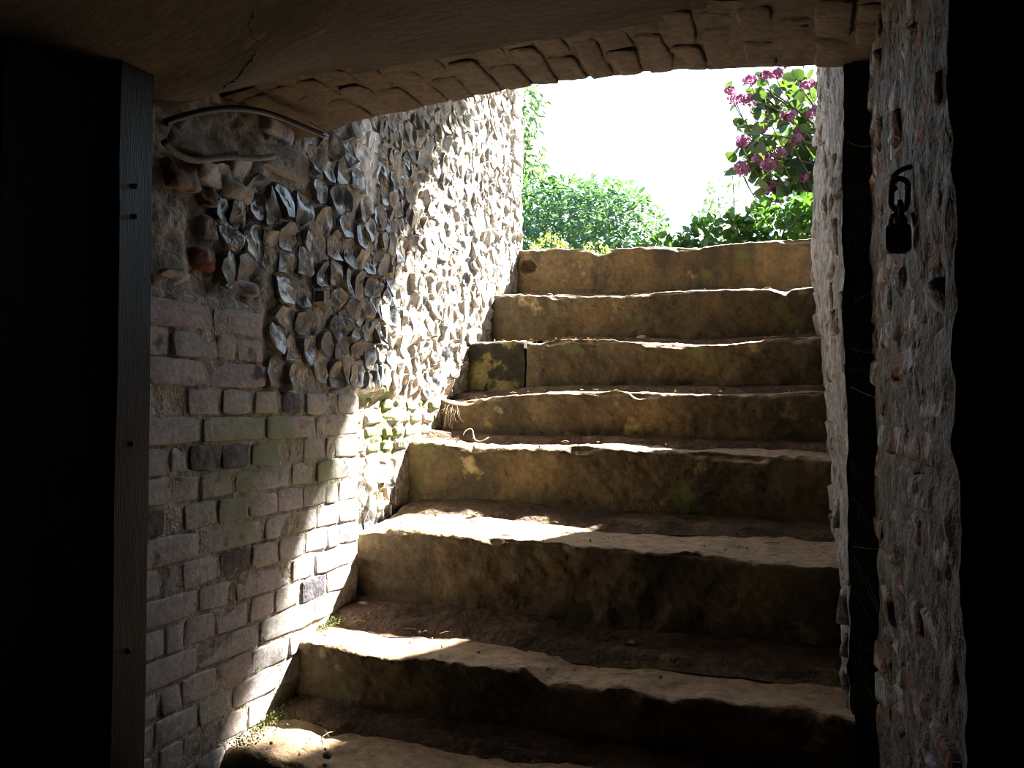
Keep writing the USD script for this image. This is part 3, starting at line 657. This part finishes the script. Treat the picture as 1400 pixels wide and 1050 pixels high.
# hydrangea: a tall bush hanging over the right-hand wall
rng = np.random.default_rng(33)
hb = np.array([.42, 5.45, GZ])
hy = Thing('hydrangea_bush', 'tall hydrangea with broad leaves and purple pink flower heads by the right wall', 'hydrangea', base=hb)
HT = leaf_template(.66, .10, .4, 7, .80, .05)
centres = []
branches = []
for k in range(60):
    tip = np.array([hb[0] + rng.uniform(-.85, -.10) + .6 * (k % 5 == 0), hb[1] + rng.uniform(-.32, .38), E + rng.uniform(.98, 2.28)])
    lo = np.interp(tip[2] - E, [.9, 1.15, 1.5, 1.8, 2.3], [-.13, -.13, -.36, -.40, -.45]) + .03
    tip[0] = max(tip[0], lo + abs(rng.normal(0, .06)))
    root = hb + [rng.normal(.05, .10), rng.normal(0, .08), -.04]
    mid = root * .45 + tip * .55 + [rng.normal(.10, .06), rng.normal(0, .05), rng.uniform(.0, .12)]
    b = spline([root, mid, tip], 14); branches.append(b); centres.append(tip)
    hy.part('stem', tube(b, np.linspace(.012, .0045, 14), 6), 'bark', True)
pos, fwd, nor, siz = [], [], [], []
for b in branches:
    for k in range(22):
        t = rng.uniform(.30, 1.0); q = b[int(t * 13)]
        ang = rng.uniform(0, 2 * np.pi); d = np.array([math.cos(ang), math.sin(ang) * .7, rng.uniform(-.9, .1)])
        pos.append(q + d * .035); fwd.append(d); nor.append(UP * .45 + [0, -.55, 0] + rng.normal(0, .5, 3) + d * .2); siz.append(rng.uniform(.075, .135))
for tip in centres:
    for k in range(9):
        d = rng.normal(0, 1, 3) * [1, .7, .6] + [0, 0, -.4]; d /= np.linalg.norm(d)
        pos.append(tip + rng.normal(0, .048, 3)); fwd.append(d); nor.append(UP * .45 + [0, -.55, 0] + rng.normal(0, .5, 3)); siz.append(rng.uniform(.075, .125))
pos, fwd, nor, siz = map(np.array, (pos, fwd, nor, siz))
V = place(HT, pos, fwd, nor, siz); px, py = pix(pos + fwd * .05)
inside = (px > 985) & (px < 1128) & (py > 80) & (py < 300)
leafy(hy, V, HT, 'hydrangea_leaf', 280, siz - (~inside) * 10)
PT = leaf_template(.95, .05, .1, 3, 1.0)
heads = [(1002, 118), (1010, 130), (1027, 132), (1052, 97), (1066, 95), (1058, 158), (1046, 172), (1018, 190), (1018, 240 - 48), (1082, 155), (1046, 210), (1055, 222), (1040, 215), (1020, 232), (1016, 225), (1062, 250), (1068, 268), (1110, 110), (1060, 262), (1102, 240), (1090, 190), (1100, 175), (1070, 205), (1030, 104), (1115, 150)]
for k, (hx, hz) in enumerate(heads):
    Yh = 5.20 + .22 * ((k * 37) % 11) / 11 - .12
    a = math.atan((hx - 700) / 1100) - math.radians(20.2); X = math.tan(a) * Yh; c = Yh * math.cos(math.radians(20.2)) - X * math.sin(math.radians(20.2))
    ce_ = np.array([X, Yh, E + (560 - hz) / 1100 * c]); m_ = int(rng.integers(22, 44)); R = rng.uniform(.024, .048)
    d = rng.normal(size=(m_, 3)); d[:, 2] = d[:, 2] * .7 + .25; d /= np.linalg.norm(d, axis=1, keepdims=True); d *= rng.uniform(.7, 1.35, (m_, 1))
    f4 = np.cross(d, rng.normal(size=(m_, 3)))
    pp = ce_ + d * R * [1, 1, .7]
    V = np.concatenate([place(PT, pp, f4 * s1 + np.cross(d, f4) * s2, d, rng.uniform(.014, .024, m_)) for s1, s2 in ((1, 0), (-1, 0), (0, 1), (0, -1))])
    fh = hy.part('flower_head', merged(V, PT), 'petal', True)
    hy.part('stalk', tube(spline([ce_ - [0, 0, R * .5], ce_ + [.03, .03, -.10], ce_ + [.09, .06, -.20]], 6), .0028, 5), 'bark', True, under=fh)

# low bright green shrub behind the right half of the top step
def low_bush(name, label, cat, base, spots, tpl, look, n, size, n_parts, seed, droop=.2, group=None, win=None):
    """spots: (x, y, z, rx, ry, rz) ellipsoids of leaves."""
    r = np.random.default_rng(seed); t = Thing(name, label, cat, base=base, group=group)
    P_, F_, N_, S_ = [], [], [], []
    tot = sum(q[3] * q[5] for q in spots)
    for x, y, z, rx, ry, rz in spots:
        m_ = int(n * rx * rz / tot) + 1
        d = r.normal(size=(m_, 3)); d /= np.linalg.norm(d, axis=1, keepdims=True); k = r.uniform(.45, 1.05, (m_, 1)) ** .6
        P_.append(np.array([x, y, z]) + d * k * [rx, ry, rz]); 
        F_.append(d * .8 + r.normal(0, .5, (m_, 3)) + [0, 0, -droop]); N_.append(UP * .5 + [0, -.45, 0] + d * .4 + r.normal(0, .4, (m_, 3))); S_.append(r.uniform(*size, m_))
        t.part('stem', tube(spline([np.array([x + r.normal(0, .03), y, base[2] - .03]), np.array([x, y, (z + base[2]) / 2]) + r.normal(0, .03, 3), np.array([x, y, z])], 7), np.linspace(.010, .004, 7), 5), 'bark', True)
    P_, F_, N_, S_ = map(np.concatenate, (P_, F_, N_, S_))
    V = place(tpl, P_, F_, N_, S_); px, py = pix(P_)
    sc = S_ * 5 - (P_[:, 1] - base[1]) - (100 * ~((px > win[0]) & (px < win[2]) & (py > win[1]) & (py < win[3])) if win else 0)
    leafy(t, V, tpl, look, n_parts, sc)
    return t
FT = leaf_template(.62, .12, .35, 7, .75, .14)
low_bush('low_shrub', 'low bright green shrub with toothed leaves behind the right half of the top step', 'shrub', (-.23, 4.62, GZ),
         [(-.74, 4.66, E + .86, .27, .15, .14), (-.42, 4.62, E + .925, .28, .15, .155), (-.11, 4.58, E + .975, .26, .15, .175), (.13, 4.58, E + .995, .22, .15, .175)], FT, 'fern_leaf', 1700, (.035, .075), 260, 5, win=(912, 268, 1120, 332))
LT2 = leaf_template(.55, .1, .3, 5, .9)
low_bush('golden_shrub', 'yellow green shrub at the left end of the top step, before the hedge', 'shrub', (-1.47, 4.75, GZ),
         [(-1.50, 4.75, E + 1.00, .11, .09, .085), (-1.42, 4.72, E + .97, .07, .08, .055), (-1.57, 4.75, E + .97, .06, .07, .06)], LT2, 'lime_leaf', 330, (.018, .034), 180, 6)
low_bush('golden_shrub', 'smaller yellow green shrub over the notch in the top step', 'shrub', (-1.22, 4.72, GZ),
         [(-1.20, 4.72, E + .945, .085, .07, .06), (-1.12, 4.72, E + .92, .05, .06, .05)], LT2, 'lime_leaf', 170, (.017, .03), 110, 7)
low_bush('sapling', 'thin pale sapling with sky glare put into its leaf colour, left of the hydrangea', 'sapling', (-.62, 7.0, GZ),
         [(-.80, 7.0, E + 1.62, .16, .15, .09), (-.70, 7.0, E + 1.82, .12, .12, .12), (-.62, 7.05, E + 1.45, .25, .2, .12), (-.92, 7.0, E + 1.45, .12, .12, .07), (-.58, 7.0, E + 1.98, .08, .1, .08)], LT2, 'glare_leaf', 420, (.04, .075), 120, 8, win=(900, 220, 1015, 300))
low_bush('garden_tree', 'leafy tree showing past the far end of the flint wall', 'tree', (-3.85, 9.4, GZ),
         [(-3.50, 9.4, E + 3.8, .46, .5, .50), (-3.65, 9.5, E + 3.2, .55, .5, .40), (-3.75, 9.4, E + 2.55, .42, .4, .36), (-3.22, 9.4, E + 3.05, .20, .2, .11), (-3.42, 9.4, E + 2.75, .15, .2, .20), (-3.7, 9.4, E + 4.4, .5, .5, .4), (-3.84, 9.4, E + 1.9, .30, .3, .4)],
         leaf_template(.36, .1, .4, 5, .8), 'tree_leaf', 3600, (.07, .13), 220, 9, droop=.6, win=(700, 100, 750, 260))

# unseen leaves added over the edge of the added roof; they break up the roof's shadow
rng = np.random.default_rng(91)
n = 1500; x = rng.uniform(-1.5, 1.1, n); e = 2.742 + (x + 1.9) * .29 - .075
p = np.stack([x * W, (e + np.abs(rng.normal(0, .05, n)) * (1 + 1.2 * meshkit.noise(np.stack([x * 5, 0 * x, 0 * x], -1), 3)) - .02) * W, (1.93 + rng.normal(0, .035, n)) * W + E], 1)
t = Thing('creeper', 'unseen leaves added along the roof edge to break up its shadow', 'creeper', base=P(-.4, 3.2, 1.92))
V = place(LT, p, rng.normal(0, 1, (n, 3)), rng.normal(0, .5, (n, 3)) + UP, rng.uniform(.05, .09, n))
t.part('foliage', merged(V, LT), 'laurel_leaf', True, kind='stuff')
t.part('stem', tube(spline([P(-1.5, 2.86, 1.965), P(-.6, 3.11, 1.97), P(.2, 3.36, 1.965), P(1.1, 3.60, 1.97)], 30), .010, 6), 'bark', True)

# ------------------------------------------------------------------ chain and padlock on the reveal
def link(a, b, r, n=14, m=8):
    """A closed chain link in the xz plane: straight sides 2b long, round ends of radius a, wire radius r."""
    t = np.linspace(0, np.pi, n)
    p = np.vstack([np.c_[a * np.cos(t), 0 * t, b + a * np.sin(t)], np.c_[-a * np.cos(t), 0 * t, -b - a * np.sin(t)]])
    return tube(np.vstack([p, p[:2]]), r, m, caps=False)
def turned(m, ang, at, tilt=0.):
    v, f = raw(m); c, s_ = math.cos(ang), math.sin(ang); ct, st = math.cos(tilt), math.sin(tilt)
    v = np.c_[v[:, 0] * ct + v[:, 2] * st, v[:, 1], -v[:, 0] * st + v[:, 2] * ct]
    return np.c_[v[:, 0] * c - v[:, 1] * s_, v[:, 0] * s_ + v[:, 1] * c, v[:, 2]] + np.array(at), f
def at_px(px, py, Y):
    a = math.atan((px - 700) / 1100) - math.radians(20.2); X = math.tan(a) * Y; c = Y * math.cos(math.radians(20.2)) - X * math.sin(math.radians(20.2))
    return np.array([X, Y, E + (560 - py) / 1100 * c])
CY = 1.36
cb = at_px(1238, 262, CY)
ch = Thing('chain', 'short rusty black iron chain hanging from a hook in the right reveal', 'chain', base=cb)
ch.part('hook', tube(spline([at_px(1268, 222, CY + .05), at_px(1252, 225, CY + .01), at_px(1238, 229, CY), at_px(1227, 237, CY), at_px(1224, 250, CY), at_px(1230, 258, CY)], 24), .0042, 8), 'iron', True)
ch.part('link', turned(link(.0125, .0125, .0046), .35, at_px(1234, 264, CY), .05), 'iron', True)
ch.part('link', turned(link(.0105, .008, .0046), 1.75, at_px(1233, 291, CY)), 'iron', True)
pk = Thing('padlock', 'rounded black iron padlock hanging at the lower end of the chain', 'padlock', base=at_px(1230, 322, CY))
from manifold3d import Manifold, CrossSection
def rounded(hx, hz, hy, rad, rim):
    cs = CrossSection.square((2 * (hx - rad), 2 * (hz - rad)), True).offset(rad, circular_segments=48)
    body = Manifold.hull(cs.extrude(2 * hy).translate((0, 0, -hy)) + cs.offset(-rim, circular_segments=48).extrude(2 * hy + 2 * rim).translate((0, 0, -hy - rim)))
    me = body.to_mesh(); v = me.vert_properties[:, :3]
    return np.c_[v[:, 0], -v[:, 2], v[:, 1]], me.tri_verts
pk.part('body', turned(rounded(.0190, .0225, .006, .009, .003), .25, at_px(1230, 325, CY)), 'iron', 30)
pk.part('shackle', turned(link(.0100, .006, .0040), .25, at_px(1231, 305, CY)), 'iron', True)
pk.part('keyhole_cover', turned(rounded(.005, .009, .0035, .0045, .001), .25, at_px(1230, 325, CY - .009)), 'iron', 30)

# ------------------------------------------------------------------ cables above the brick wall on the left
c1 = spline([P(-.985, 1.02, .467), P(-.972, 1.10, .512), P(-.955, 1.21, .549), P(-.945, 1.28, .556), P(-.925, 1.384, .556)], 50)
c1[:, 0] += .012
ca = Thing('cable', 'black electric cable running under the arch to a tip painted as lit', 'cable', base=c1[0])
ca.part('sheath', tube(c1, .0085, 10), 'black_cable', True)
ca.part('bare_tip', tube(np.array([c1[-1] - (c1[-1] - c1[-2]) * .2, c1[-1] + (c1[-1] - c1[-2]) * 1.1]), .0075, 10), 'lit_tip_paint', True)  # pale end: the light on the cable tip put into its colour
c2 = spline([P(-.975, 1.005, .430), P(-.978, 1.06, .418), P(-.978, 1.15, .447), P(-.972, 1.22, .466), P(-.968, 1.28, .488)], 40) + [.014, 0, 0]
cg = Thing('cable', 'dusty grey cable sagging along the wall below the black one', 'cable', base=c2[0])
cg.part('sheath', tube(c2, .0075, 8), 'grey_cable', True)

# ------------------------------------------------------------------ litter, roots, moss and cobweb
rng = np.random.default_rng(77)
def tread_z(k, X, t):
    yf, prof = STEP[k]; prof = np.array(prof)
    return np.interp(X, prof[:, 0], prof[:, 1]) + RISE * t * (YB[k] - yf) / .25
twigs, bits = [], []
for k in range(2, 9):
    yf = STEP[k][0]; dep = (STEP[k - 1][0] - yf) if k > 1 else .3
    for _ in range(70 if k > 5 else 34):
        X = rng.uniform(-.98, .03); u = 1 - rng.random() ** 1.8 * .9; y = yf + dep * u; z = tread_z(k, X, u * .9) + .004
        a = rng.uniform(0, np.pi); l = rng.uniform(.010, .045); d = np.array([math.cos(a), math.sin(a), 0]) * l / 2
        p0 = np.array(P(X, y, z))
        twigs.append(tube([p0 - d, p0 + [0, 0, rng.uniform(0, .005)], p0 + d], rng.uniform(.0006, .0016), 4))
    for _ in range(40 if k > 5 else 18):
        X = rng.uniform(-.98, .03); u = 1 - rng.random() ** 1.4 * .95; y = yf + dep * u; z = tread_z(k, X, u * .9) + .003
        b = trimesh.creation.icosphere(1, rng.uniform(.0012, .0042)); v = np.array(b.vertices) * rng.uniform(.5, 1.5, 3) + rng.normal(0, .0007, b.vertices.shape) + P(X, y, z); bits.append((v, np.array(b.faces)))
t = Thing('litter', 'dry twigs, grit and leaf crumbs scattered over the treads', 'leaf litter', base=P(-.5, 1.7, -.28), kind='stuff')
t.part('twigs', join(twigs), 'dead_matter', kind='stuff'); t.part('grit', join(bits), 'dead_matter', True, kind='stuff')
# pale curled root on the fifth step's edge
def on_front(px, py, Y): return at_px(px, py, Y * W)
rp = [on_front(*q) for q in [(634, 597, 2.16), (638, 588, 2.13), (646, 588, 2.10), (649, 600, 2.07), (660, 602, 2.05), (668, 598, 2.06)]]
t = Thing('curled_root', 'pale curled rootlet lying at the back of the fifth step', 'root', base=rp[0])
t.part('strand', tube(spline(rp, 50), .0022, 6), 'pale_root', True)
hair = []
for k in range(26):
    a = on_front(612 + rng.uniform(-4, 14), 556 + rng.uniform(-4, 10), 2.215); b = a + [rng.normal(0, .012), -.012 - rng.random() * .01, -rng.uniform(.03, .09)]
    hair.append(tube(spline([a, (a + b) / 2 + rng.normal(0, .006, 3), b], 7), .0008, 4))
t = Thing('root_tuft', 'tuft of hair-fine pale roots hanging over the riser at the left of the fourth step', 'roots', base=on_front(618, 565, 2.215), kind='stuff')
t.part('rootlets', join(hair), 'pale_root', True, kind='stuff')
def pebble(name, label, cat, at, r, seed, look='dead_matter', squash=.6):
    m = trimesh.creation.icosphere(3, 1.); v = np.array(m.vertices); v = v * (1 + .5 * fb(v + seed, 1.4, seed, 3)[:, None]) * [r, r * .8, r * squash]
    t = Thing(name, label, cat, base=at); t.part('pebble', (v + at, m.faces), look, 40)
pebble('stone_fragment', 'small loose stone at the foot of the sixth riser beside the wall', 'stone', np.array(P(-.965, 1.63, -.452)), .026, 1, 'step_stone')
pebble('stone_fragment', 'little ochre stone on the sunlit lowest step', 'stone', np.array(P(-.80, 1.235, -.607)), .012, 2, 'mossy_brick', .8)
pebble('stone_fragment', 'flat pale stone lying at the back of the third step', 'stone', np.array(P(-.50, 2.585, .232)), .026, 3, 'mossy_brick', .5)
dl = leaf_template(.5, .25, .8, 7, .9)
def dead_leaf(label, at, ang, size, lift=.3):
    at = np.array(at); t = Thing('fallen_leaf', label, 'dead leaf', base=at)
    t.part('blade', (place(dl, at[None], np.array([[math.cos(ang), math.sin(ang), .1]]), np.array([[.1, -lift, 1.]]), np.array([size]))[0], dl[1]), 'dead_leaf', True)
dead_leaf('pale dry leaf caught against the riser at the left end of the seventh step', at_px(391, 912, 1.395 * W), .2, .038, 1.2)
dead_leaf('brown curled leaf on the tread of the fourth step, right of its middle', P(-.26, 2.36, .075), 2.2, .05)
dead_leaf('brown leaf on the shadowed tread of the sixth step near the wall', P(-.80, 1.86, -.262), 1.0, .05)
dead_leaf('brown leaf on the shadowed tread of the seventh step, under the notch in the riser', P(-.33, 1.60, -.466), 2.6, .05)
mo = []
for k in range(1300):
    c = rng.random()
    if c < .6: q = np.array(P(-.985 + abs(rng.normal(0, .018)), 1.20 + rng.random() * .27, 0)); q[2] = tread_z(8, -.97, (q[1] / W - 1.193) / .25) * W + E + rng.uniform(-.002, .014)
    else: q = np.array(P(-.985 + abs(rng.normal(0, .014)), 1.47 + rng.random() * .16, 0)); q[2] = tread_z(7, -.97, (q[1] / W - 1.417) / .25) * W + E + rng.uniform(-.002, .008)
    mo.append((q, rng.uniform(.003, .006)))
mp_ = np.array([m[0] for m in mo]); ms_ = np.array([m[1] for m in mo]); n = len(mo)
MT = leaf_template(.5, .1, .4, 3)
t = Thing('moss', 'green moss along the foot of the brick wall on the lowest steps', 'moss', base=mp_[0], kind='stuff')
t.part('moss_tuft', merged(place(MT, mp_, rng.normal(0, 1, (n, 3)) + [.3, 0, .9], rng.normal(0, 1, (n, 3)), ms_ * 1.6), MT), 'moss', True, kind='stuff')
web = []
for k in range(125):                       # dusty cobweb along the inner arris of the reveal and in the rebate
    if k < 105:
        z0 = rng.uniform(-.55, .50); a = np.array([rev_x(.82 * W) - .004, .815 * W, z0 * W + E]); l = rng.uniform(.012, .05)
        b = a + [l * rng.uniform(.3, 1), -rng.uniform(0, .02), rng.normal(0, .014)]
    else:
        z0 = rng.uniform(-.45, .50); a = np.array([.064 * W, 1.41 * W, z0 * W + E]); b = np.array([.100 * W, rng.uniform(1.30, 1.40) * W, (z0 + rng.uniform(-.09, .03)) * W + E])
    web.append(tube(spline([a, (a + b) / 2 + rng.normal(0, .004, 3) - [0, 0, .004], b], 6), rng.uniform(.0002, .00045), 4))
t = Thing('cobweb', 'dusty cobweb threads on the edges of the right reveal', 'cobweb', base=P(.11, .82, 0), kind='stuff')
t.part('threads', join(web), 'web', True, kind='stuff')
# brick quoin standing at the far end of the left wall
for k in range(26):
    z0 = .90 + k * .045
    wl.part('quoin_brick', patch_piece(2.845 * W, 2.925 * W, z0 * W + E + .003, (z0 + .045) * W + E - .003, .012 + .004 * (k % 2), 9000 + k, left_frame, nu=4, rough=.006), 'brick', 50)
